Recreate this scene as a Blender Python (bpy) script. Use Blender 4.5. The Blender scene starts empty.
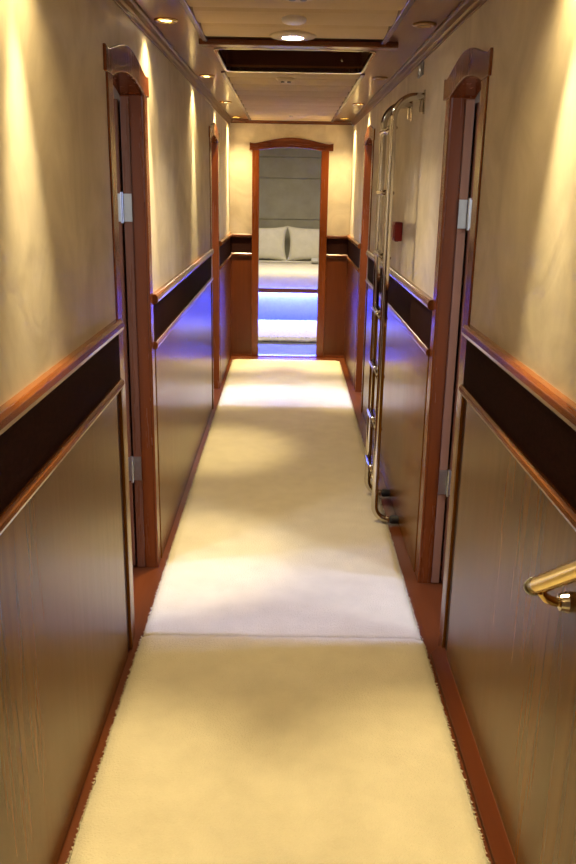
import bpy, bmesh, math, random
from mathutils import Vector, Matrix, noise
random.seed(7)
sc = bpy.context.scene
C = bpy.context.collection
PI = math.pi

# ------------------------------------------------------------------ sizes
XL, XR = -0.497, 0.527          # corridor side walls
YB, YE = -0.95, 7.30            # wall behind the stairs, end wall
ZC = 1.99                       # ceiling
CAMH = 1.45
WT = 0.077                       # partition thickness
BX0, BX1, BY1, BZ = -1.9, 1.9, 10.98, 2.04   # bedroom

# ------------------------------------------------------------------ materials
def new_mat(name):
    m = bpy.data.materials.new(name); m.use_nodes = True
    nt = m.node_tree; b = nt.nodes['Principled BSDF']
    return m, nt, b

def setp(b, **k):
    for n, v in k.items():
        n = n.replace('_', ' ')
        for i in b.inputs:
            if i.name.lower() == n.lower():
                i.default_value = v

def pos_node(nt, scale):
    g = nt.nodes.new('ShaderNodeNewGeometry')
    mp = nt.nodes.new('ShaderNodeMapping'); mp.inputs['Scale'].default_value = scale
    nt.links.new(g.outputs['Position'], mp.inputs['Vector'])
    return mp.outputs['Vector']

def noise_node(nt, vec, scale, detail=4, rough=.55, dist=0):
    n = nt.nodes.new('ShaderNodeTexNoise')
    n.inputs['Scale'].default_value = scale; n.inputs['Detail'].default_value = detail
    n.inputs['Roughness'].default_value = rough; n.inputs['Distortion'].default_value = dist
    nt.links.new(vec, n.inputs['Vector'])
    return n.outputs['Fac']

def ramp(nt, fac, stops):
    r = nt.nodes.new('ShaderNodeValToRGB'); e = r.color_ramp.elements
    e[0].position, e[0].color = stops[0][0], (*stops[0][1], 1)
    e[1].position, e[1].color = stops[-1][0], (*stops[-1][1], 1)
    for p, c in stops[1:-1]:
        x = e.new(p); x.color = (*c, 1)
    nt.links.new(fac, r.inputs['Fac'])
    return r.outputs['Color']

def bump(nt, b, h, strength, dist=.01):
    n = nt.nodes.new('ShaderNodeBump'); n.inputs['Strength'].default_value = strength
    n.inputs['Distance'].default_value = dist
    nt.links.new(h, n.inputs['Height']); nt.links.new(n.outputs['Normal'], b.inputs['Normal'])

def maprange(nt, fac, a, b_):
    n = nt.nodes.new('ShaderNodeMapRange')
    n.inputs['From Min'].default_value = .3; n.inputs['From Max'].default_value = .7
    n.inputs['To Min'].default_value = a; n.inputs['To Max'].default_value = b_
    nt.links.new(fac, n.inputs['Value'])
    return n.outputs['Result']

def wood(name, c1, c2, scale, rough=.3, coat=0., bumpv=.04, spec=.5):
    m, nt, b = new_mat(name)
    v = pos_node(nt, scale)
    f = noise_node(nt, v, 1.0, 6, .6, .6)
    nt.links.new(ramp(nt, f, [(.30, c1), (.70, c2)]), b.inputs['Base Color'])
    f2 = noise_node(nt, v, 2.3, 4, .6)
    nt.links.new(maprange(nt, f2, rough * .93, rough * 1.08), b.inputs['Roughness'])
    bump(nt, b, f2, bumpv, .004)
    setp(b, Coat_Weight=coat, Coat_Roughness=.12, Specular_IOR_Level=spec)
    return m

def plain(name, col, rough=.5, metal=0., **k):
    m, nt, b = new_mat(name)
    v = pos_node(nt, (1, 1, 1))
    f = noise_node(nt, v, 35, 3)
    c1 = tuple(x * .93 for x in col); c2 = tuple(min(1, x * 1.05) for x in col)
    nt.links.new(ramp(nt, f, [(.3, c1), (.7, c2)]), b.inputs['Base Color'])
    setp(b, Roughness=rough, Metallic=metal, **k)
    return m

def fabric(name, c1, c2, scale, bs, bstr, sheen=.2, stretch=(1, 1, 1)):
    m, nt, b = new_mat(name)
    v = pos_node(nt, stretch)
    f = noise_node(nt, v, scale, 5, .6)
    nt.links.new(ramp(nt, f, [(.3, c1), (.7, c2)]), b.inputs['Base Color'])
    h = noise_node(nt, v, bs, 3, .7)
    bump(nt, b, h, bstr, .006)
    setp(b, Roughness=.9, Sheen_Weight=sheen, Sheen_Roughness=.5, Specular_IOR_Level=.2 if sheen else .05)
    return m

def emit(name, col, strength):
    m, nt, b = new_mat(name)
    setp(b, Base_Color=(*[min(1, c) for c in col], 1), Emission_Color=(*col, 1), Emission_Strength=strength, Roughness=.4)
    return m

def plaster_mat():
    m, nt, b = new_mat('polished_plaster')
    v = pos_node(nt, (1, 1, 1))
    f = noise_node(nt, v, 3.2, 5, .6, 1.6)
    nt.links.new(ramp(nt, f, [(.28, (.53, .472, .40)), (.5, (.635, .57, .485)), (.72, (.735, .665, .57))]), b.inputs['Base Color'])
    f2 = noise_node(nt, v, 4.5, 3, .5, 1.3)
    nt.links.new(maprange(nt, f2, .34, .58), b.inputs['Roughness'])
    bump(nt, b, f2, .2, .012)
    setp(b, Specular_IOR_Level=.35)
    return m

M = {}
M['plaster'] = plaster_mat()
M['panel'] = wood('wainscot_veneer', (.100, .031, .002), (.185, .063, .005), (24, 24, .7), .25, .0, .004, .24)
M['panel_end'] = wood('wainscot_veneer_red', (.085, .017, .003), (.115, .026, .005), (22, 22, 1.3), .33)
M['mahog'] = wood('mahogany_vertical', (.15, .033, .005), (.195, .045, .008), (22, 22, 1.6), .26, .25, .03)
M['rail'] = wood('mahogany_rail', (.13, .038, .008), (.19, .058, .012), (26, 1.6, 26), .24, .4, .03)
M['rail_x'] = wood('mahogany_crosswise', (.095, .020, .006), (.15, .034, .009), (1.6, 26, 26), .26, .3, .03)
M['skirt'] = wood('mahogany_skirting', (.082, .018, .0035), (.12, .028, .0055), (26, 1.6, 26), .34, .1, .03)
M['floor'] = wood('mahogany_floor', (.082, .018, .0035), (.12, .028, .005), (16, 1.6, 16), .40, .0, .03, .3)
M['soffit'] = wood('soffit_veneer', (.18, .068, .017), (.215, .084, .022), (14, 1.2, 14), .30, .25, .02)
M['band'] = fabric('dark_woven_band', (.020, .0065, .006), (.032, .011, .009), 60, 240, .35, 0.0, (1, 1, 2.2))
M['gap'] = plain('recess_shade', (.05, .016, .008), .45)  # dark tone stands in for the shade inside the panel gap
M['strip'] = plain('violet_brown_edge_trim', (.13, .065, .12), .25)
M['ceilpad'] = fabric('cream_ceiling_fabric', (.60, .47, .30), (.66, .52, .345), 6, 120, .12, .15)
M['carpet'] = fabric('cream_pile_carpet', (.64, .575, .435), (.73, .66, .51), 9, 170, .9, .35)
M['chrome'] = plain('polished_steel', (.66, .63, .58), .13, 1.)
M['brass'] = plain('polished_brass', (.85, .66, .28), .16, 1.)
M['nickel'] = plain('satin_hinge_steel', (.62, .68, .70), .28, 1.)
M['rubber'] = plain('black_rubber', (.012, .011, .011), .5)
M['red'] = plain('red_plastic', (.22, .005, .006), .35)
M['white'] = plain('white_plastic', (.82, .79, .80), .35)
M['cream'] = plain('cream_plastic', (.62, .52, .36), .4)
M['grey'] = plain('grey_plastic', (.20, .21, .22), .4)
M['dark'] = plain('black_plastic', (.012, .012, .012), .4)
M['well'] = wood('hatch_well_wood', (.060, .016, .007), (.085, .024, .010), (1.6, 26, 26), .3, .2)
M['leaf'] = wood('door_leaf_wood', (.13, .045, .02), (.18, .06, .026), (26, 26, 1.6), .28, .3)
M['pale'] = wood('pale_door_edge', (.25, .115, .065), (.32, .155, .09), (26, 26, 1.6), .4)
M['glassoff'] = plain('unlit_lamp_glass', (.35, .26, .16), .15)
M['lens_warm'] = emit('warm_lamp_lens', (1, .80, .45), 14)
M['lens_white'] = emit('white_lamp_lens', (1, .95, .82), 26)
M['blue'] = emit('blue_led_strip', (.06, .10, 1.0), 480)
M['bedwall'] = fabric('grey_suede_wall', (.29, .28, .215), (.36, .35, .275), 5, 60, .15, .1)
M['linen'] = fabric('pale_linen', (.62, .60, .50), (.70, .68, .58), 12, 200, .15, .1)
M['cover'] = fabric('pale_bedspread', (.62, .58, .50), (.69, .65, .57), 12, 160, .25, .1)
M['towel'] = fabric('grey_towel', (.36, .36, .34), (.46, .46, .44), 40, 220, .5, .2)
M['rug'] = fabric('white_shaggy_pile', (.84, .84, .84), (.92, .92, .92), 30, 120, .8, .3)
M['base'] = plain('pale_lacquered_bed_base', (.46, .47, .50), .35)
M['cabin'] = plain('cabin_lining', (.55, .47, .38), .6)
M['bedfloor'] = plain('bedroom_floor_lacquer', (.15, .15, .17), .5, Specular_IOR_Level=.25)

# ------------------------------------------------------------------ mesh helpers
def tag(o, label=None, cat=None, group=None, kind=None):
    if label: o['label'] = label
    if cat: o['category'] = cat
    if group: o['group'] = group
    if kind: o['kind'] = kind
    return o

def empty(name, loc, label=None, cat=None, group=None, kind=None):
    o = bpy.data.objects.new(name, None); C.objects.link(o)
    o.location = loc; o.empty_display_size = .1
    bpy.context.view_layer.update()
    return tag(o, label, cat, group, kind)

def link(name, bm, mat, parent=None, smooth=False, bevel=0., seg=2):
    bmesh.ops.recalc_face_normals(bm, faces=bm.faces)
    me = bpy.data.meshes.new(name); bm.to_mesh(me); bm.free()
    me.materials.append(mat)
    if smooth:
        for p in me.polygons: p.use_smooth = True
    o = bpy.data.objects.new(name, me); C.objects.link(o)
    if parent is not None:
        o.parent = parent
        o.matrix_parent_inverse = parent_matrix(parent).inverted()
    if bevel:
        md = o.modifiers.new('bevel', 'BEVEL'); md.width = bevel; md.segments = seg; md.limit_method = 'ANGLE'
    return o

def parent_matrix(o):
    m = Matrix.LocRotScale(o.location, o.rotation_euler, o.scale)
    if o.parent is not None:
        m = parent_matrix(o.parent) @ o.matrix_parent_inverse @ m
    return m

def box(bm, x0, x1, y0, y1, z0, z1):
    v = [bm.verts.new(p) for p in ((x0,y0,z0),(x1,y0,z0),(x1,y1,z0),(x0,y1,z0),(x0,y0,z1),(x1,y0,z1),(x1,y1,z1),(x0,y1,z1))]
    for f in ((0,3,2,1),(4,5,6,7),(0,1,5,4),(1,2,6,5),(2,3,7,6),(3,0,4,7)):
        bm.faces.new([v[i] for i in f])

def boxes(*bs):
    bm = bmesh.new()
    for b in bs: box(bm, *b)
    return bm

def prism(bm, pts, a0, a1, axis):
    """extrude a closed outline; axis 'x': pts are (y,z); 'y': pts are (x,z); 'z': pts are (x,y)"""
    def P(p, a):
        return {'x': (a, p[0], p[1]), 'y': (p[0], a, p[1]), 'z': (p[0], p[1], a)}[axis]
    A = [bm.verts.new(P(p, a0)) for p in pts]; B = [bm.verts.new(P(p, a1)) for p in pts]
    n = len(pts)
    bm.faces.new(A); bm.faces.new(B[::-1])
    for i in range(n): bm.faces.new((A[i], A[(i+1) % n], B[(i+1) % n], B[i]))

def tube(bm, path, r, n=14, cap=True):
    path = [Vector(p) for p in path]
    rs = r if isinstance(r, (list, tuple)) else [r] * len(path)
    rings = []; up = None
    for i, p in enumerate(path):
        t = (path[min(i+1, len(path)-1)] - path[max(i-1, 0)]).normalized()
        if up is None:
            up = t.orthogonal().normalized()
        up = (up - t * up.dot(t)).normalized()
        s = t.cross(up)
        rings.append([bm.verts.new(p + (up * math.cos(2*PI*k/n) + s * math.sin(2*PI*k/n)) * rs[i]) for k in range(n)])
    for a, b in zip(rings, rings[1:]):
        for k in range(n): bm.faces.new((a[k], a[(k+1) % n], b[(k+1) % n], b[k]))
    if cap:
        bm.faces.new(rings[0][::-1]); bm.faces.new(rings[-1])

def lathe(bm, prof, c, n=32, flip=False):
    """prof: (radius, height) pairs, around z at c"""
    rings = []
    for r, h in prof:
        if r < 1e-5: rings.append([bm.verts.new((c[0], c[1], c[2] + h))])
        else: rings.append([bm.verts.new((c[0] + r*math.cos(2*PI*k/n), c[1] + r*math.sin(2*PI*k/n), c[2] + h)) for k in range(n)])
    for a, b in zip(rings, rings[1:]):
        for k in range(n):
            q = [a[k % len(a)], a[(k+1) % len(a)], b[(k+1) % len(b)], b[k % len(b)]]
            u = []
            for v in q:
                if v not in u: u.append(v)
            if len(u) > 2: bm.faces.new(u)

def arc(c, u, v, r, a0, a1, n=8):
    return [Vector(c) + Vector(u) * r * math.cos(a0 + (a1-a0)*i/n) + Vector(v) * r * math.sin(a0 + (a1-a0)*i/n) for i in range(n+1)]

def copy_tree(o, parent=None):
    c = o.copy(); C.objects.link(c)
    if parent is not None: c.parent = parent
    for ch in list(o.children): copy_tree(ch, c)
    return c

# ------------------------------------------------------------------ door data
# near outer, near inner, far inner, far outer, header near, header far
DOORS = {
    'L1': ('L', 2.405, 2.475, 2.990, 3.055, 2.385, 3.085),
    'R1': ('R', 2.365, 2.435, 2.890, 2.960, 2.345, 3.010),
    'L2': ('L', 5.440, 5.515, 6.030, 6.100, 5.410, 6.140),
    'R2': ('R', 5.420, 5.495, 6.000, 6.070, 5.390, 6.110),
}
ZSP, ZAP = 1.740, 1.774          # inner arch: spring and apex
ZHL, ZHE, ZHA = 1.742, 1.810, 1.852   # header: lower edge, shoulder, apex

def solid_segments(side):
    ds = sorted((d for d in DOORS.values() if d[0] == side), key=lambda d: d[1])
    y = YB; out = []
    for d in ds:
        out.append((y, d[1] + .02)); y = d[4] - .02
    out.append((y, YE))
    return out, [(d[1] + .02, d[4] - .02) for d in ds]

# ------------------------------------------------------------------ shell: floor
bm = boxes((XL - .02 - 1.9, XR + 1.9, YB - .1, YE + .09, -.06, 0))
tag(link('floor', bm, M['floor']), 'red-brown varnished wooden floor showing along the carpet edges', 'floor', kind='structure')
bm = boxes((BX0, BX1, YE + .09, BY1 + .1, -.06, 0))
tag(link('floor_bedroom', bm, M['bedfloor']), 'bedroom floor glowing blue beyond the end doorway', 'floor', kind='structure')

# ------------------------------------------------------------------ side walls with dado
def dado_profile(x, s, z0, z1, out):
    """rounded moulding profile on wall face x, s = +1 when the room lies at +x"""
    pts = [(x - s*.004, z0), (x + s*out*.55, z0), (x + s*out*.9, z0 + (z1-z0)*.18), (x + s*out, z0 + (z1-z0)*.45),
           (x + s*out*.93, z0 + (z1-z0)*.78), (x + s*out*.62, z1), (x - s*.004, z1)]
    return pts

def build_wall(side):
    x = XL if side == 'L' else XR
    s = 1 if side == 'L' else -1
    xo = x - s * WT
    segs, gaps = solid_segments(side)
    bm = bmesh.new()
    xa, xb = min(x, xo), max(x, xo)
    for y0, y1 in segs: box(bm, xa, xb, y0, y1, 0, 2.05)
    for y0, y1 in gaps: box(bm, xa, xb, y0, y1, 1.80, 2.05)
    nm = 'wall_left' if side == 'L' else 'wall_right'
    w = tag(link(nm, bm, M['plaster']), ('left' if side == 'L' else 'right') + ' corridor wall, cream plaster above dark wood panelling', 'wall', kind='structure')
    ds = sorted((d for d in DOORS.values() if d[0] == side), key=lambda d: d[1])
    y = YB; spans = []
    for d in ds: spans.append((y, d[1])); y = d[4]
    spans.append((y, YE))
    for i, (y0, y1) in enumerate(spans):
        dz = (.008, 0, 0)[i] if side == 'R' else (0.0, -.008, 0)[i]
        a, b = y0 + (.001 if i else 0), y1 - .001
        bm = bmesh.new(); prism(bm, dado_profile(x, s, 1.038 + dz, 1.076 + dz, .024), a, b, 'y')
        link('dado_rail', bm, M['rail'], w, bevel=.002)
        bm = boxes((min(x - s*.004, x + s*.006), max(x - s*.004, x + s*.006), a, b, .895 + dz, 1.040 + dz))
        link('dado_band', bm, M['band'], w)
        bm = bmesh.new(); prism(bm, dado_profile(x, s, .870 + dz, .899 + dz, .019), a, b, 'y')
        link('lower_rail', bm, M['rail'], w, bevel=.002)
        pa, pb = (a + (.012 if i else 0)), (b - .075 if i < 2 else b)
        bm = boxes((min(x - s*.004, x + s*.008), max(x - s*.004, x + s*.008), pa, pb, .005, .872 + dz))
        link('wainscot_panel', bm, M['panel'] if i < 2 else M['panel_end'], w)
        if i < 2:
            bm = boxes((min(x - s*.004, x + s*.003), max(x - s*.004, x + s*.003), pb, b - .022, .002, .872 + dz))
            link('shadow_gap', bm, M['gap'], w)
            link('end_trim', boxes((min(x - s*.004, x + s*.012), max(x - s*.004, x + s*.012), b - .022, b, .002, .872 + dz)), M['panel'], w, bevel=.002)
        # skirting
        if not (side == 'R' and i == 0): continue
        bm = bmesh.new()
        if side == 'L': pr = [(x - .004, 0), (-.470, 0), (-.470, .014), (x + .010, .034), (x - .004, .034)]
        else: pr = [(x + .004, 0), (.484, 0), (.484, .016), (x - .009, .050), (x + .004, .050)]
        prism(bm, pr, a if i == 0 else a + .0, b, 'y')
        sk = link('baseboard', bm, M['skirt'], w, bevel=.002)
    return w
wl = build_wall('L'); wr = build_wall('R')

# end wall with doorway
EJ = (-.308, -.250, .272, .336, -.330, .370)      # outer, inner, inner, outer, header ends
bm = boxes((XL - WT, EJ[0] + .02, YE, YE + .09, 0, 2.05), (EJ[3] - .02, XR + WT, YE, YE + .09, 0, 2.05), (EJ[0] + .02, EJ[3] - .02, YE, YE + .09, 1.80, 2.05))
we = tag(link('wall_end', bm, M['plaster']), 'end wall of the corridor around the arched bedroom doorway', 'wall', kind='structure')
for (xa, xb) in ((XL + .001, EJ[0] - .001), (EJ[3] + .001, XR - .001)):
    def yprof(z0, z1, out):
        return [(YE - (px), pz) for px, pz in dado_profile(0, 1, z0, z1, out)]
    bm = bmesh.new(); prism(bm, yprof(1.036, 1.068, .022), xa, xb, 'x'); link('dado_rail', bm, M['rail_x'], we, bevel=.002)
    bm = boxes((xa, xb, YE - .006, YE + .004, .90, 1.038)); link('dado_band', bm, M['band'], we)
    bm = bmesh.new(); prism(bm, yprof(.878, .906, .018), xa, xb, 'x'); link('lower_rail', bm, M['rail_x'], we, bevel=.002)
    bm = boxes((xa, xb, YE - .008, YE + .004, .018, .88)); link('wainscot_panel', bm, M['panel_end'], we)
    bm = bmesh.new(); prism(bm, [(YE + .004, 0), (YE - .011, 0), (YE - .0085, .020), (YE + .004, .020)], xa, xb, 'x')
    link('baseboard', bm, M['rail_x'], we, bevel=.002)
# wall behind the camera
bm = boxes((XL - WT, XR + WT, YB - .09, YB, 0, 2.05))
tag(link('wall_near', bm, M['plaster']), 'cream wall closing the corridor behind the viewer', 'wall', kind='structure')

# ------------------------------------------------------------------ doors
def header_outline(h0, h1, i0, i1, n=22):
    top = []
    top.append((h0, ZHL)); top.append((h0, ZHE))
    for k in range(n + 1):
        t = k / n
        y = h0 + (h1 - h0) * (.05 + .9 * t)
        z = ZHE - .006 + (ZHA - ZHE + .006) * (math.sin(PI * t) ** 1.35)
        top.append((y, z))
    top.append((h1, ZHE)); top.append((h1, ZHL))
    inn = []
    for k in range(n + 1):
        t = 1 - k / n
        inn.append((i0 + (i1 - i0) * t, ZSP + (ZAP - ZSP) * math.sin(PI * t) ** .85))
    return top + inn

def lining_outline(i0, i1, th, n=22):
    inn = [(i0 + (i1 - i0) * k / n, ZSP + (ZAP - ZSP) * math.sin(PI * k / n) ** .85) for k in range(n + 1)]
    return [(i0, ZSP)] + inn[1:-1] + [(i1, ZSP), (i1, ZAP + th), (i0, ZAP + th)]

def flat_leaf(x0, x1, y0, y1, z0, z1, bm):
    box(bm, x0, x1, y0, y1, z0, z1)

def build_door(key, idx, label):
    side, o0, i0, i1, o1, h0, h1 = DOORS[key]
    x = XL if side == 'L' else XR
    s = 1 if side == 'L' else -1
    xf = x + s * .006            # casing face
    xb = x - s * WT              # cabin side of the partition
    d = empty('door_%d' % idx, (x, (i0 + i1) / 2, 0), label, 'door', kind='structure')
    xs = sorted((xf, x - s * .004))
    for (a, b) in ((o0, i0), (i1, o1)):
        link('casing_stile', boxes((xs[0], xs[1], a, b, 0, ZHL)), M['mahog'], d, bevel=.003)
    xh = sorted((xf + s * .002, x - s * .004))
    bm = bmesh.new(); prism(bm, header_outline(h0, h1, i0, i1), xh[0], xh[1], 'x')
    link('casing_header', bm, M['mahog'], d, bevel=.003)
    # lining of the opening: two sides and arched head
    xl = sorted((x - s * .004, xb))
    link('jamb_lining', boxes((xl[0], xl[1], i0 - .04, i0, 0, ZSP + .05)), M['mahog'], d)
    link('jamb_lining', boxes((xl[0], xl[1], i1, i1 + .04, 0, ZSP + .05)), M['mahog'], d)
    bm = bmesh.new(); prism(bm, lining_outline(i0, i1, .03), xl[0], xl[1], 'x')
    link('head_lining', bm, M['mahog'], d)
    # pale/dark rebate strip on the far jamb
    xr = sorted((x - s * .046, xb + s * .002))
    link('rebate_strip', boxes((xr[0], xr[1], i1 - .006, i1, .004, ZSP - .004)), M['pale'] if side == 'R' else M['leaf'], d, bevel=.0015)
    # leaf folded flat back against the cabin side of the partition
    lx = sorted((xb - s * .006, xb - s * .046))
    leaf = link('door_leaf', boxes((lx[0], lx[1], i1 - .012, i1 + .545, .012, ZSP - .012)), M['leaf'], d, bevel=.003)
    bm = bmesh.new()
    lf = xb - s * .046
    fa = sorted((lf, lf - s * .006))
    for z0, z1 in ((.18, .80), (.95, 1.60)):
        box(bm, fa[0], fa[1], i1 + .09, i1 + .45, z0, z1)
    link('raised_panel', bm, M['leaf'], leaf, bevel=.004)
    bm = bmesh.new(); hx = xb - s * .046
    tube(bm, [(hx, i1 + .49, .95), (hx - s*.05, i1 + .49, .95), (hx - s*.05, i1 + .40, .95)], .008, 10)
    link('door_handle', bm, M['chrome'], leaf, smooth=True)
    for zc in (1.375, .415):
        bm = bmesh.new()
        tube(bm, [(xb - s * .003, i1 - .016, zc - .052), (xb - s * .003, i1 - .016, zc + .052)], .005, 10)
        a = sorted((xb + s * .002, xb + s * .030))
        box(bm, a[0], a[1], i1 - .0085, i1 - .006, zc - .047, zc + .047)
        a = sorted((xb - s * .008, xb - s * .034))
        box(bm, a[0], a[1], i1 - .0145, i1 - .012, zc - .047, zc + .047)
        for sx in (.016, -.021):
            for dzv in (-.03, 0, .03):
                tube(bm, [(xb + s*sx, i1 - .016 if sx < 0 else i1 - .0105, zc + dzv), (xb + s*sx, i1 - .006, zc + dzv)], .0035, 8)
        link('hinge', bm, M['nickel'], leaf)
    return d
build_door('L1', 1, 'nearer doorway in the left wall, arched mahogany casing with steel hinges')
build_door('R1', 2, 'nearer doorway in the right wall, arched mahogany casing before the ladder')
build_door('L2', 3, 'farther narrow doorway in the left wall near the end wall')
build_door('R2', 4, 'farther narrow doorway in the right wall beyond the ladder')

d5 = empty('door_5', (.007, YE, 0), 'arched mahogany doorway at the corridor end opening to the bed', 'door', kind='structure')
for a, b in ((EJ[0], EJ[1]), (EJ[2], EJ[3])):
    link('casing_stile', boxes((a, b, YE - .016, YE + .004, 0, ZHL + .008)), M['mahog'], d5, bevel=.003)
ZHL_, ZSP_ = ZHL, ZSP
ZHL = 1.75; ZSP = 1.75
bm = bmesh.new(); prism(bm, header_outline(EJ[4], EJ[5], EJ[1], EJ[2]), YE - .020, YE + .004, 'y')
link('casing_header', bm, M['rail_x'], d5, bevel=.003)
bm = bmesh.new(); prism(bm, lining_outline(EJ[1], EJ[2], .03), YE + .004, YE + .09, 'y')
link('head_lining', bm, M['mahog'], d5)
ZHL, ZSP = ZHL_, ZSP_
for a, b in ((EJ[1] - .03, EJ[1]), (EJ[2], EJ[2] + .03)):
    link('jamb_lining', boxes((a, b, YE + .004, YE + .09, 0, 1.80)), M['mahog'], d5)
link('threshold', boxes((EJ[1], EJ[2], YE - .012, YE + .09, 0, .006)), M['skirt'], d5, bevel=.003)

# ------------------------------------------------------------------ ceiling
HX0, HX1, HY0, HY1 = -.300, .335, 3.600, 4.275      # hatch opening
CX0, CX1 = -.330, .356                               # centre field
ceil = tag(link('ceiling', boxes((XL - WT, CX0, YB - .09, YE + .09, ZC, ZC + .06), (CX1, XR + WT, YB - .09, YE + .09, ZC, ZC + .06),
      (CX0, CX1, YB - .09, 3.42, ZC + .02, ZC + .06), (CX0, CX1, HY1 + .03, YE + .09, ZC + .02, ZC + .06)), M['soffit']),
      'corridor ceiling, glossy brown side soffits and a padded cream middle', 'ceiling', kind='structure')
def pad(y0, y1):
    bm = bmesh.new(); n = 10; rows = []
    for k in range(n + 1):
        t = k / n
        z = ZC + .010 - .020 * (math.sin(PI * t) ** .55)
        rows.append((y0 + (y1 - y0) * t, z))
    pts = rows + [(y1, ZC + .02), (y0, ZC + .02)]
    prism(bm, pts, CX0 + .012, CX1 - .012, 'x')
    return link('ceiling_panel', bm, M['ceilpad'], ceil, smooth=False)
y = 3.415; w = .262
while y - w > YB: pad(y - w + .005, y - .005); y -= w
y = HY1 + .034
while y < YE - .05:
    y1 = min(y + .285, YE - .004); pad(y + .005, y1 - .005); y = y1
for y0, y1 in ((YB, 3.418), (HY1 + .03, YE)):
    for xa in (CX0 - .004, CX1 - .016):
        link('edge_strip', boxes((xa, xa + .020, y0, y1, ZC - .014, ZC + .02)), M['strip'], ceil, bevel=.003)
# crown mouldings
def crown(name, x, s, label):
    bm = bmesh.new()
    prism(bm, [(x, 1.942), (x + s*.006, 1.942), (x + s*.008, 1.953), (x + s*.013, 1.960), (x + s*.017, 1.976), (x + s*.022, 1.980), (x + s*.022, ZC), (x, ZC)], YB, YE - .036, 'y')
    return tag(link(name, bm, M['skirt'], None, bevel=.0015), label, 'moulding', kind='structure')
crown('trim_1', XL, 1, 'red-brown crown moulding along the top of the left wall')
crown('trim_2', XR, -1, 'red-brown crown moulding along the top of the right wall')
bm = bmesh.new()
prism(bm, [(YE, 1.958), (YE - .012, 1.958), (YE - .030, 1.972), (YE - .034, ZC), (YE, ZC)], XL, XR, 'x')
tag(link('trim_3', bm, M['rail_x'], None, bevel=.0015), 'dark crown moulding along the top of the end wall', 'moulding', kind='structure')

# ceiling batten and escape hatch
tag(link('ceiling_batten', boxes((-.350, .410, 3.430, 3.500, ZC - .022, ZC)), M['rail_x'], None, bevel=.004),
    'dark red wooden batten across the ceiling in front of the hatch', 'batten')
def rrect(x0, x1, y0, y1, r, n=6):
    out = []
    for cx, cy, a in ((x1 - r, y0 + r, -PI/2), (x1 - r, y1 - r, 0), (x0 + r, y1 - r, PI/2), (x0 + r, y0 + r, PI)):
        for k in range(n + 1):
            t = a + PI/2 * k / n
            out.append((cx + r * math.cos(t), cy + r * math.sin(t)))
    return out
def ring_prism(bm, outer, inner, z0, z1):
    n = len(outer)
    O0 = [bm.verts.new((*p, z0)) for p in outer]; O1 = [bm.verts.new((*p, z1)) for p in outer]
    I0 = [bm.verts.new((*p, z0)) for p in inner]; I1 = [bm.verts.new((*p, z1)) for p in inner]
    for i in range(n):
        j = (i + 1) % n
        bm.faces.new((O0[i], O0[j], I0[j], I0[i])); bm.faces.new((O1[i], I1[i], I1[j], O1[j]))
        bm.faces.new((O0[i], O1[i], O1[j], O0[j])); bm.faces.new((I0[i], I0[j], I1[j], I1[i]))
hatch = empty('ceiling_hatch', (.02, 3.94, ZC), 'open rectangular overhead hatch with a dark wooden well in the ceiling', 'hatch')
bm = bmesh.new(); ring_prism(bm, rrect(-.350, .385, 3.502, 4.308, .012), rrect(HX0, HX1, HY0, HY1, .05), ZC - .006, ZC + .02)
link('hatch_surround', bm, M['soffit'], hatch, bevel=.002)
bm = bmesh.new(); ring_prism(bm, rrect(HX0 - .012, HX1 + .012, HY0 - .012, HY1 + .012, .06), rrect(HX0 + .003, HX1 - .003, HY0 + .003, HY1 - .003, .048), ZC - .013, ZC + .012)
link('hatch_rim', bm, M['chrome'], hatch, bevel=.003)
bm = bmesh.new(); ring_prism(bm, rrect(HX0 - .02, HX1 + .02, HY0 - .02, HY1 + .02, .06), rrect(HX0, HX1, HY0, HY1, .05), ZC + .02, ZC + .36)
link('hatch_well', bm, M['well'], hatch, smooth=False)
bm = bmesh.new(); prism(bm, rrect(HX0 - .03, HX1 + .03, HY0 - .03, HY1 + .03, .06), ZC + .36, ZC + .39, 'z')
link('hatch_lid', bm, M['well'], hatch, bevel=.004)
bm = bmesh.new()
tube(bm, [(.245, HY1 - .003, 2.035), (.245, HY1 - .012, 2.035)], .007, 10)
link('hatch_catch', bm, M['chrome'], hatch, smooth=True)

# ------------------------------------------------------------------ recessed downlights
def downlight(x, y, lit, label, power):
    o = empty('recessed_spotlight', (x, y, ZC), label, 'spotlight', 'recessed spotlights along the soffits')
    bm = bmesh.new(); lathe(bm, [(.024, -.002), (.027, -.007), (.034, -.008), (.040, -.004), (.041, 0.0), (.024, 0.0), (.024, -.002)], (x, y, ZC), 28)
    link('bezel', bm, M['brass'] if lit else M['soffit_ring'], o, smooth=True)
    bm = bmesh.new(); lathe(bm, [(.0, -.0045), (.015, -.004), (.0235, -.001), (.0235, 0.001), (0, .001)], (x, y, ZC), 24)
    link('lens', bm, M['lens_warm'] if lit else M['glassoff'], o, smooth=True)
    if lit:
        l = bpy.data.lights.new('spot_lamp', 'SPOT'); l.energy = power; l.color = (1, .73, .30)
        l.spot_size = math.radians(112); l.spot_blend = 1.0; l.shadow_soft_size = .018
        lo = bpy.data.objects.new('spot_lamp', l); C.objects.link(lo); lo.location = (x, y, ZC - .012)
        # second, tighter lobe of the halogen reflector
        l2 = bpy.data.lights.new('spot_beam', 'SPOT'); l2.energy = power * 6.5; l2.color = (1, .79, .38)
        l2.spot_size = math.radians(34); l2.spot_blend = .9; l2.shadow_soft_size = .012
        l2o = bpy.data.objects.new('spot_beam', l2); C.objects.link(l2o); l2o.location = (x, y, ZC - .012)
    return o
M['soffit_ring'] = plain('bronze_bezel', (.36, .24, .12), .3, .8)
PW = 11.0
ordn = ['third spotlight behind the viewer', 'second', 'first', '', '', '']
XLD, XRD = -.424, .452
downlight(XLD, .30, True, 'lit spotlight in the left soffit just above the viewer', PW * .7)
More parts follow.
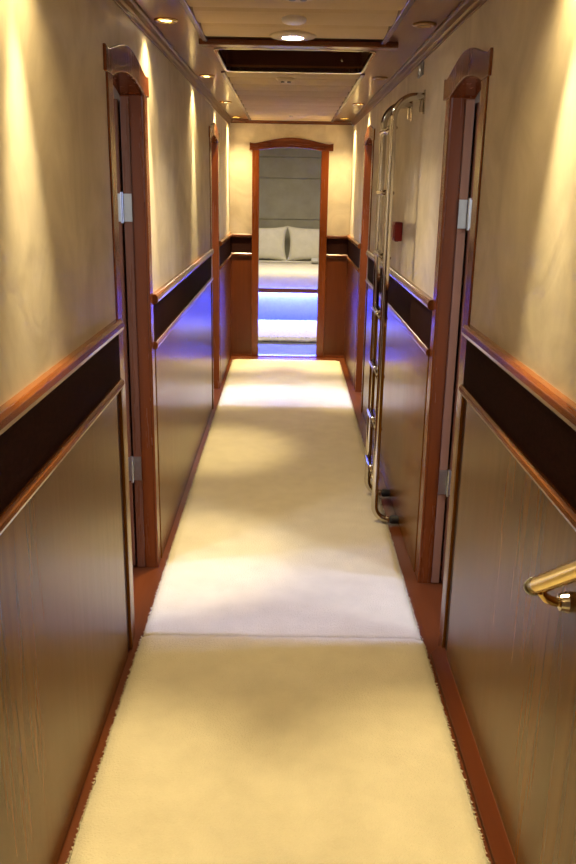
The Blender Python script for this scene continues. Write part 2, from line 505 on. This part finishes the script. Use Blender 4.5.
downlight(XRD, .30, True, 'lit spotlight in the right soffit just above the viewer', PW * .7)
downlight(XLD, 1.62, True, 'lit spotlight in the left soffit before the nearer left doorway', PW)
downlight(XRD, 1.66, True, 'lit spotlight in the right soffit above the brass handrail', PW)
downlight(XLD, 3.08, True, 'lit spotlight in the left soffit beside the nearer left doorway', PW)
downlight(XRD, 3.08, False, 'unlit spotlight in the right soffit beside the nearer right doorway', PW)
downlight(XLD, 4.53, True, 'lit spotlight in the left soffit just past the hatch', PW)
downlight(XRD, 4.50, False, 'unlit spotlight in the right soffit just past the hatch above the ladder', PW)
downlight(XLD, 5.86, True, 'lit spotlight in the left soffit above the farther left doorway', PW)
downlight(XRD, 5.84, True, 'lit spotlight in the right soffit above the farther right doorway', PW)
downlight(XLD, 7.06, True, 'lit spotlight in the left soffit corner by the end wall', PW * 2.1)
downlight(XRD - .015, 7.02, True, 'lit spotlight in the right soffit corner by the end wall', PW * 2.1)

# centre lamp
def centre_lamp(y, label, power):
    o = empty('ceiling_lamp', (.007, y, ZC), label, 'lamp')
    bm = bmesh.new(); lathe(bm, [(.040, -.006), (.044, -.008), (.058, -.007), (.080, -.0045), (.086, -.001), (.086, .006), (.040, .006), (.040, -.008)], (.007, y, ZC - .010), 40)
    link('bezel', bm, M['cream'], o, smooth=True)
    bm = bmesh.new(); lathe(bm, [(0, -.009), (.025, -.0085), (.0395, -.006), (.0395, .002), (0, .002)], (.007, y, ZC - .010), 28)
    link('lens', bm, M['lens_white'], o, smooth=True)
    l = bpy.data.lights.new('centre_bulb', 'SPOT'); l.energy = power; l.color = (1, .76, .37)
    l.spot_size = math.radians(118); l.spot_blend = 1.0; l.shadow_soft_size = .03
    lo = bpy.data.objects.new('centre_bulb', l); C.objects.link(lo); lo.location = (.007, y, ZC - .035)
    return o
centre_lamp(3.29, 'bright round lamp in the middle of the ceiling before the batten', 27)
centre_lamp(.75, 'added unseen round lamp in the middle of the ceiling above the viewer', 12)  # added out of view to brighten the foreground carpet

# small ceiling fittings
def fitting(name, x, y, label, cat, prof, mat, slots=True, slotmat=None):
    o = empty(name, (x, y, ZC - .007), label, cat)
    bm = bmesh.new(); lathe(bm, prof, (x, y, ZC - .006), 32); link('housing', bm, mat, o, smooth=True)
    if slots:
        for dx in (-.016, .016):
            bm = bmesh.new(); lathe(bm, [(0, -.004), (.009, -.004), (.010, 0), (.010, .002), (0, .002)], (x + dx, y - .012, ZC - .006 - prof[1][1] * -1 - .001), 14)
            link('dark_opening', bm, slotmat or M['dark'], o)
    return o
fitting('smoke_detector', .009, 2.98, 'flat white round detector on the ceiling in front of the bright lamp', 'detector',
        [(0, -.018), (.028, -.0175), (.037, -.014), (.041, -.008), (.041, 0.004), (0, 0.004)], M['white'], False)
fitting('ceiling_sensor', -.022, 4.50, 'round cream ceiling fitting with two dark openings beyond the hatch', 'sensor',
        [(0, -.022), (.030, -.021), (.040, -.016), (.048, -.006), (.048, 0), (0, 0)], M['cream'], True)
fitting('ceiling_speaker', .018, 2.61, 'dark-slotted round fitting at the very top edge of the photo', 'speaker',
        [(0, -.020), (.034, -.019), (.050, -.014), (.058, -.005), (.058, 0), (0, 0)], M['cream'], True, M['grey'])
fitting('ceiling_sprinkler', .012, 6.75, 'tiny round cap on the ceiling close to the end wall', 'sprinkler',
        [(0, -.012), (.014, -.011), (.020, -.006), (.022, .03), (0, .03)], M['chrome'], False)

# ------------------------------------------------------------------ carpets
def runner(name, x0, x1, y0, y1, th, label, dy=.02):
    bm = bmesh.new()
    nx = 26; ny = max(2, int((y1 - y0) / dy))
    def edge(y, sd):
        return .004 * noise.noise(Vector((y * 9, sd * 7.3, 1))) + .0035 * noise.noise(Vector((y * 55, sd * 3.1, 4)))
    top = []
    for j in range(ny + 1):
        y = y0 + (y1 - y0) * j / ny
        ye = y
        xa = x0 + edge(y, 1); xb = x1 + edge(y, 2)
        row = []
        for i in range(nx + 1):
            t = i / nx
            x = xa + (xb - xa) * t
            f = min(1, min(t, 1 - t) * nx / 1.2 + .35, )
            z = th * f + .0022 * noise.noise(Vector((x * 11, y * 9, 0))) * f
            yy = ye + (.004 * noise.noise(Vector((x * 40, 3, j))) if j in (0, ny) else 0)
            row.append(bm.verts.new((x, yy, max(.002, z))))
        top.append(row)
    for j in range(ny):
        for i in range(nx): bm.faces.new((top[j][i], top[j][i+1], top[j+1][i+1], top[j+1][i]))
    # skirt down to the floor
    loop = [top[j][0] for j in range(ny + 1)] + top[ny][1:] + [top[j][nx] for j in range(ny - 1, -1, -1)] + [top[0][i] for i in range(nx - 1, 0, -1)]
    low = [bm.verts.new((v.co.x, v.co.y, 0)) for v in loop]
    n = len(loop)
    for k in range(n): bm.faces.new((loop[k], low[k], low[(k+1) % n], loop[(k+1) % n]))
    # loose tufts along the long edges
    for sd, xe in ((-1, x0), (1, x1)):
        y = y0
        while y < y1 - .01:
            y += random.uniform(.004, .013)
            L = random.uniform(.003, .009); w = random.uniform(.002, .004)
            h = th * random.uniform(.5, 1.0)
            xx = xe - sd * .002
            a = bm.verts.new((xx, y - w, h)); b = bm.verts.new((xx, y + w, h)); c = bm.verts.new((xx + sd * L, y + random.uniform(-.004, .004), h * .9))
            d = bm.verts.new((xx, y, h * .3))
            bm.faces.new((a, b, c)); bm.faces.new((b, d, c)); bm.faces.new((d, a, c)); bm.faces.new((a, d, b))
    o = link(name, bm, M['carpet'], None, smooth=True)
    return tag(o, label, 'carpet')
runner('runner_carpet', -.462, .468, 2.4565, 7.10, .0125, 'long cream runner carpet from the nearer doorways to the end doorway')
runner('runner_carpet', -.466, .473, -.30, 2.4555, .0125, 'yellowish cream runner carpet in the foreground below the seam')

# ------------------------------------------------------------------ ladder
lad = empty('wall_ladder', (XR, 3.63, .03), 'chrome tube ladder standing against the right wall', 'ladder')
XS = .407
for yy in (3.46, 3.80):
    p = [(XR - .004, yy, 1.800)] + arc((XS + .085, yy, 1.715), (0, 0, 1), (-1, 0, 0), .085, 0, PI/2, 10)
    p += [(XS, yy, 1.2), (XS, yy, .6)] + arc((XS + .065, yy, .092), (-1, 0, 0), (0, 0, -1), .065, 0, PI/2, 8)
    p += [(XR - .052, yy, .027)]
    bm = bmesh.new(); tube(bm, p, .0145, 16)
    st = link('ladder_rail', bm, M['chrome'], lad, smooth=True)
    bm = bmesh.new(); tube(bm, [(XR - .048, yy, .027), (XR - .043, yy, .027), (XR - .042, yy, .027), (XR - .0095, yy, .027)], [.0150, .0185, .019, .019], 16)
    link('rubber_foot', bm, M['rubber'], st, smooth=False)
    bm = boxes((XR - .006, XR + .001, yy - .014, yy + .014, 1.735, 1.825))
    box(bm, XR - .020, XR - .006, yy - .005, yy + .005, 1.742, 1.79)
    link('mounting_plate', bm, M['chrome'], st, bevel=.003)
for z in (1.685, 1.437, 1.180, .930, .680, .445, .212):
    bm = bmesh.new()
    pts = [(XS + .020 * math.cos(a), z + .012 * math.sin(a)) for a in [2*PI*k/20 for k in range(20)]]
    prism(bm, pts, 3.466, 3.794, 'y')
    ro = link('rung', bm, M['chrome'], lad)
    for pg in ro.data.polygons: pg.use_smooth = len(pg.vertices) == 4

# ------------------------------------------------------------------ red call point, grey plate
cp = empty('alarm_call_point', (XR, 3.955, 1.22), 'small red alarm box on the right wall beside the ladder', 'alarm')
link('housing', boxes((XR - .036, XR, 3.905, 4.005, 1.222, 1.308)), M['red'], cp, bevel=.005)
link('front_plate', boxes((XR - .040, XR - .036, 3.918, 3.992, 1.234, 1.296)), M['red'], cp, bevel=.0015)
bm = bmesh.new(); lathe(bm, [(0, -.004), (.008, -.004), (.008, 0), (0, 0)], (XR - .018, 3.955, 1.222), 12); link('key_socket', bm, M['dark'], cp)
gp = empty('vent_plate', (XR, 3.60, 1.895), 'small grey plate high on the right wall above the ladder', 'plate')
link('plate', boxes((XR - .006, XR, 3.535, 3.665, 1.888, 1.938)), M['grey'], gp, bevel=.002)
bm = bmesh.new(); tube(bm, [(XR - .006, 3.60, 1.913), (XR - .012, 3.60, 1.913)], [.019, .015], 20); link('round_centre', bm, M['nickel'], gp, smooth=False)

# ------------------------------------------------------------------ brass handrail
hr = empty('handrail', (XR, 1.3, .75), 'brass handrail sloping up the right wall in the foreground', 'handrail')
XH = .462
a = Vector((XH, 1.385, .750)); b = Vector((XH, .30, 1.462)); t = (b - a).normalized()
bm = bmesh.new(); tube(bm, [a + t*.012, a + t*.05, b - t*.05, b], .0165, 20); link('rail_tube', bm, M['brass'], hr, smooth=True)
bm = bmesh.new(); tube(bm, [a - t*.006, a - t*.004, a + t*.002, a + t*.014], [.004, .011, .0165, .0172], 20); link('end_cap', bm, M['nickel'], hr, smooth=True)
for q in (.058, 1.05):
    c = a + t * q
    bm = bmesh.new()
    dn = Vector((0, 0, -1))
    tube(bm, [c + dn*.010, c + dn*.020 + Vector((.004, 0, 0)), c + dn*.030 + Vector((.012, 0, 0)), c + dn*.036 + Vector((.028, 0, 0)), Vector((XR - .016, c.y, c.z - .036))], .0085, 12)
    br = link('bracket_arm', bm, M['brass'], hr, smooth=True)
    bm = bmesh.new(); tube(bm, [(XR - .009, c.y, c.z - .036), (XR - .016, c.y, c.z - .036), (XR - .030, c.y, c.z - .036), (XR - .032, c.y, c.z - .036)], [.019, .019, .0155, .011], 24)
    link('wall_flange', bm, M['chrome'], br, smooth=False)

# ------------------------------------------------------------------ bedroom beyond
bm = bmesh.new()
box(bm, BX0, BX1, BY1, BY1 + .09, 0, BZ)
wb = tag(link('wall_bedroom_back', bm, M['bedwall']), 'grey bedroom wall behind the pillows', 'wall', kind='structure')
zs = [.30, 1.062, 1.568, 1.822, BZ]
for z0, z1 in zip(zs, zs[1:]):
    for x0, x1 in ((BX0, -.62), (-.615, .86), (.865, BX1)):
        link('wall_panel', boxes((x0 + .002, x1 - .002, BY1 - .022, BY1, z0 + .003, z1 - .003)), M['bedwall'], wb, bevel=.004)
tag(link('wall_bedroom_left', boxes((BX0 - .09, BX0, YE + .09, BY1 + .09, 0, BZ)), M['cabin']), 'left wall of the bedroom', 'wall', kind='structure')
tag(link('wall_bedroom_right', boxes((BX1, BX1 + .09, YE + .09, BY1 + .09, 0, BZ)), M['cabin']), 'right wall of the bedroom', 'wall', kind='structure')
tag(link('wall_bedroom_front', boxes((BX0, XL - WT, YE, YE + .09, 0, BZ + .04), (XR + WT, BX1, YE, YE + .09, 0, BZ + .04)), M['cabin']), 'bedroom side of the end partition', 'wall', kind='structure')
tag(link('ceiling_bedroom', boxes((BX0, BX1, YE + .09, BY1 + .09, BZ, BZ + .05)), M['ceilpad']), 'ceiling of the bedroom', 'ceiling', kind='structure')

bed = empty('bed', (.02, 10.0, 0), 'low double bed with pale bedspread and blue light glowing beneath it', 'bed')
BY0 = 9.06
link('bed_base', boxes((-.62, .66, 9.36, 10.90, 0, .36)), M['base'], bed, bevel=.01)
link('bed_platform', boxes((-.80, .84, BY0 + .03, 10.94, .372, .405)), M['rail_x'], bed, bevel=.006)
link('platform_lip', boxes((-.80, .84, BY0 + .022, BY0 + .036, .352, .405)), M['rail_x'], bed, bevel=.002)
link('led_strip', boxes((-.62, .66, 9.33, 9.345, .357, .369)), M['blue'], bed)
bm = boxes((-.78, .82, BY0 + .05, 10.93, .405, .555)); link('mattress', bm, M['linen'], bed, bevel=.03, seg=4)
# bedspread: draped over foot and sides
bm = bmesh.new(); prof = []
prof += [(BY0 + .030, .402), (BY0 + .022, .44), (BY0 + .022, .50)]
prof += [(BY0 + .022 + .06 * (1 - math.cos(PI/2 * k / 6)), .50 + .066 * math.sin(PI/2 * k / 6)) for k in range(1, 7)]
prof += [(BY0 + .3, .570), (BY0 + .8, .571), (10.28, .572)]
nx = 44; rows = []
for (yy, zz) in prof:
    r = []
    for i in range(nx + 1):
        x = -.80 + 1.64 * i / nx
        dz = .006 * noise.noise(Vector((x * 4, yy * 4, 0))); dyv = .006 * noise.noise(Vector((x * 7, zz * 3, 5)))
        r.append(bm.verts.new((x, yy - (dyv if zz < .56 else 0), zz + (dz if zz > .55 else 0))))
    rows.append(r)
for r0, r1 in zip(rows, rows[1:]):
    for i in range(nx): bm.faces.new((r0[i], r0[i+1], r1[i+1], r1[i]))
cv = link('bedspread', bm, M['cover'], bed, smooth=True)
md = cv.modifiers.new('thick', 'SOLIDIFY'); md.thickness = .014; md.offset = 1
bm = bmesh.new(); tube(bm, [(-.79, 10.27, .580), (-.3, 10.272, .581), (.3, 10.268, .580), (.83, 10.27, .581)], .016, 10)
link('turned_sheet', bm, M['linen'], bed, smooth=True)

def pillow(x0, w, h, label, lean, seed, yb):
    bm = bmesh.new(); n = 28
    def P(i, j, sgn):
        u = -1 + 2 * i / n; v = -1 + 2 * j / n
        k = 1 - .15 * (1 - abs(u) ** 2.0) * (abs(v) ** 6) ; kk = 1 - .12 * (1 - abs(v) ** 2.2) * (abs(u) ** 6)
        x = u * w / 2 * kk; z = v * h / 2 * k
        t = max(0, 1 - abs(u) ** 3.2) ** .6 * max(0, 1 - abs(v) ** 3.2) ** .6
        y = sgn * (.075 * t + .003) + .006 * noise.noise(Vector((u * 3, v * 3, seed))) * t
        return (x, y, z)
    F = [[bm.verts.new(P(i, j, -1)) for j in range(n + 1)] for i in range(n + 1)]
    B = [[bm.verts.new(P(i, j, 1)) for j in range(n + 1)] for i in range(n + 1)]
    for i in range(n):
        for j in range(n):
            bm.faces.new((F[i][j], F[i+1][j], F[i+1][j+1], F[i][j+1])); bm.faces.new((B[i][j], B[i][j+1], B[i+1][j+1], B[i+1][j]))
    per = [(i, 0) for i in range(n)] + [(n, j) for j in range(n)] + [(i, n) for i in range(n, 0, -1)] + [(0, j) for j in range(n, 0, -1)]
    for q in range(len(per)):
        (a, b), (c, d) = per[q], per[(q+1) % len(per)]
        bm.faces.new((F[a][b], F[c][d], B[c][d], B[a][b]))
    bmesh.ops.rotate(bm, verts=bm.verts, cent=(0, 0, -h/2), matrix=Matrix.Rotation(lean, 3, 'X'))
    bmesh.ops.translate(bm, verts=bm.verts, vec=(x0, yb, .562 + h/2))
    return tag(link('pillow', bm, M['linen'], None, smooth=True), label, 'pillow', 'pillows on the bed')
pillow(-.328, .66, .44, 'left one of the two pale pillows standing on the bed', -.20, 1, 10.58)
pillow(.320, .66, .44, 'right one of the two pale pillows standing on the bed', -.20, 5, 10.60)
# folded towel
bm = bmesh.new()
pts = [(10.02 + .07 * math.cos(a) * 1.1, .626 + .034 * math.sin(a)) for a in [2*PI*k/16 for k in range(16)]]
prism(bm, pts, .285, .62, 'x')
tag(link('folded_towel', bm, M['towel'], None, bevel=.008), 'small grey rolled towel on the right of the bedspread', 'towel')

# shaggy rug
bm = bmesh.new(); nx, ny = 90, 56
RX0, RX1, RY0, RY1 = -.95, .98, 8.02, 9.22
rows = []
for j in range(ny + 1):
    r = []
    for i in range(nx + 1):
        u, v = i / nx, j / ny
        x = RX0 + (RX1 - RX0) * u; y = RY0 + (RY1 - RY0) * v
        if j in (0, ny): y += .025 * noise.noise(Vector((x * 14, j, 2)))
        e = min(1, min(u * nx, (1 - u) * nx, v * ny, (1 - v) * ny) / 2.5)
        z = .006 + .036 * e ** .5 + .012 * noise.noise(Vector((x * 40, y * 40, 0))) * e
        r.append(bm.verts.new((x, y, max(.003, z))))
    rows.append(r)
for j in range(ny):
    for i in range(nx): bm.faces.new((rows[j][i], rows[j][i+1], rows[j+1][i+1], rows[j+1][i]))
for k in range(1800):
    x = random.uniform(-.40, .44); y = random.choice((random.uniform(RY0 - .01, RY0 + .05), random.uniform(RY0, RY1 - .02), random.uniform(RY0, RY1 - .02)))
    h = random.uniform(.008, .018); w = .006; z = .034 if RY0 + .04 < y else .012
    dx, dyv = random.uniform(-.015, .015), random.uniform(-.02, .008)
    a = bm.verts.new((x - w, y, z)); b = bm.verts.new((x + w, y, z)); c = bm.verts.new((x + dx, y + dyv, z + h)); d = bm.verts.new((x, y + w, z))
    bm.faces.new((a, b, c)); bm.faces.new((b, d, c)); bm.faces.new((d, a, c)); bm.faces.new((a, d, b))
tag(link('shaggy_rug', bm, M['rug'], None, smooth=True), 'white shaggy rug on the blue-lit floor at the foot of the bed', 'rug')

# ------------------------------------------------------------------ cabins beside the corridor (seen only as slivers)
for nm, x0, x1 in (('wall_cabin_left', XL - WT - 1.85, XL - WT - 1.78), ('wall_cabin_right', XR + WT + 1.78, XR + WT + 1.85)):
    tag(link(nm, boxes((x0, x1, YB, YE, 0, 2.0)), M['cabin']), 'outer wall of the cabins on the ' + nm.split('_')[-1], 'wall', kind='structure')
for nm, x0, x1 in (('ceiling_cabin_left', XL - WT - 1.85, XL - WT), ('ceiling_cabin_right', XR + WT, XR + WT + 1.85)):
    tag(link(nm, boxes((x0, x1, YB, YE, 2.0, 2.05)), M['cabin']), 'ceiling of the cabins on the ' + nm.split('_')[-1], 'ceiling', kind='structure')
for nm, x0, x1 in (('wall_partition_left', XL - WT - 1.78, XL - WT), ('wall_partition_right', XR + WT, XR + WT + 1.78)):
    bm = bmesh.new()
    for y0 in (1.2, 4.55): box(bm, x0, x1, y0, y0 + .05, 0, 2.0)
    tag(link(nm, bm, M['cabin']), 'partitions between the cabins on the ' + nm.split('_')[-1], 'wall', kind='structure')

def area(name, loc, rot, sx, sy, power, col, spread=180):
    l = bpy.data.lights.new(name, 'AREA'); l.shape = 'RECTANGLE'; l.size = sx; l.size_y = sy; l.spread = math.radians(spread); l.energy = power; l.color = col
    o = bpy.data.objects.new(name, l); C.objects.link(o); o.location = loc; o.rotation_euler = rot
    return o
DAY = (.34, .45, 1.0)
# daylight from the cabin portholes
for side, key, p in (('L', 'L1', 5.5), ('R', 'R1', 5.5), ('L', 'L2', 8.5), ('R', 'R2', 8.5)):
    d = DOORS[key]; yc = d[2] + .06
    if side == 'L': area('porthole_daylight', (XL - WT - 1.74, yc, 1.62), (0, -PI/2 + math.radians(33), 0), .5, .30, p, DAY, 66)
    else: area('porthole_daylight', (XR + WT + 1.74, yc, 1.62), (0, PI/2 - math.radians(33), 0), .5, .30, p, DAY, 66)
# fill lights added in the cabins to brighten the door reveals
for xx in (XL - WT - .95, XR + WT + .95):
    for yy in (1.95, 5.1):
        area('cabin_fill', (xx, yy, 1.97), (0, 0, 0), .3, .3, 14, (.80, .86, 1.0))
# unseen fill light added to brighten the rug, bed and back wall
area('bedroom_fill', (.0, 8.85, BZ - .02), (0, 0, 0), .5, .9, 24, (1, .87, .62))

# ------------------------------------------------------------------ world, camera, view
w = bpy.data.worlds.new('World'); sc.world = w; w.use_nodes = True
w.node_tree.nodes['Background'].inputs['Color'].default_value = (.02, .02, .025, 1)
w.node_tree.nodes['Background'].inputs['Strength'].default_value = .3

f = 827.0
F = Vector((.5, -244.0, f)).normalized()
D = Vector((-48, 2800, f)); D = (D - F * D.dot(F)).normalized()
R = D.cross(F)
# image frame (right, down, forward) -> world: R is +X, F is +Y, D is -Z
rot = Matrix(((R.x, R.y, R.z), (F.x, F.y, F.z), (-D.x, -D.y, -D.z)))      # world = rot @ camera(image axes)
m3 = rot @ Matrix(((1, 0, 0), (0, -1, 0), (0, 0, -1)))                    # blender camera axes
cam = bpy.data.cameras.new('camera'); co = bpy.data.objects.new('camera', cam); C.objects.link(co)
co.matrix_world = Matrix.Translation((0, 0, CAMH)) @ m3.to_4x4()
cam.sensor_fit = 'VERTICAL'; cam.sensor_height = 24; cam.lens = f / 864 * 24
cam.clip_start = .02; cam.clip_end = 60
sc.camera = co
sc.view_settings.view_transform = 'Standard'; sc.view_settings.look = 'None'
sc.view_settings.gamma = 1; sc.view_settings.use_curve_mapping = False
sc.view_settings.exposure = 0.97
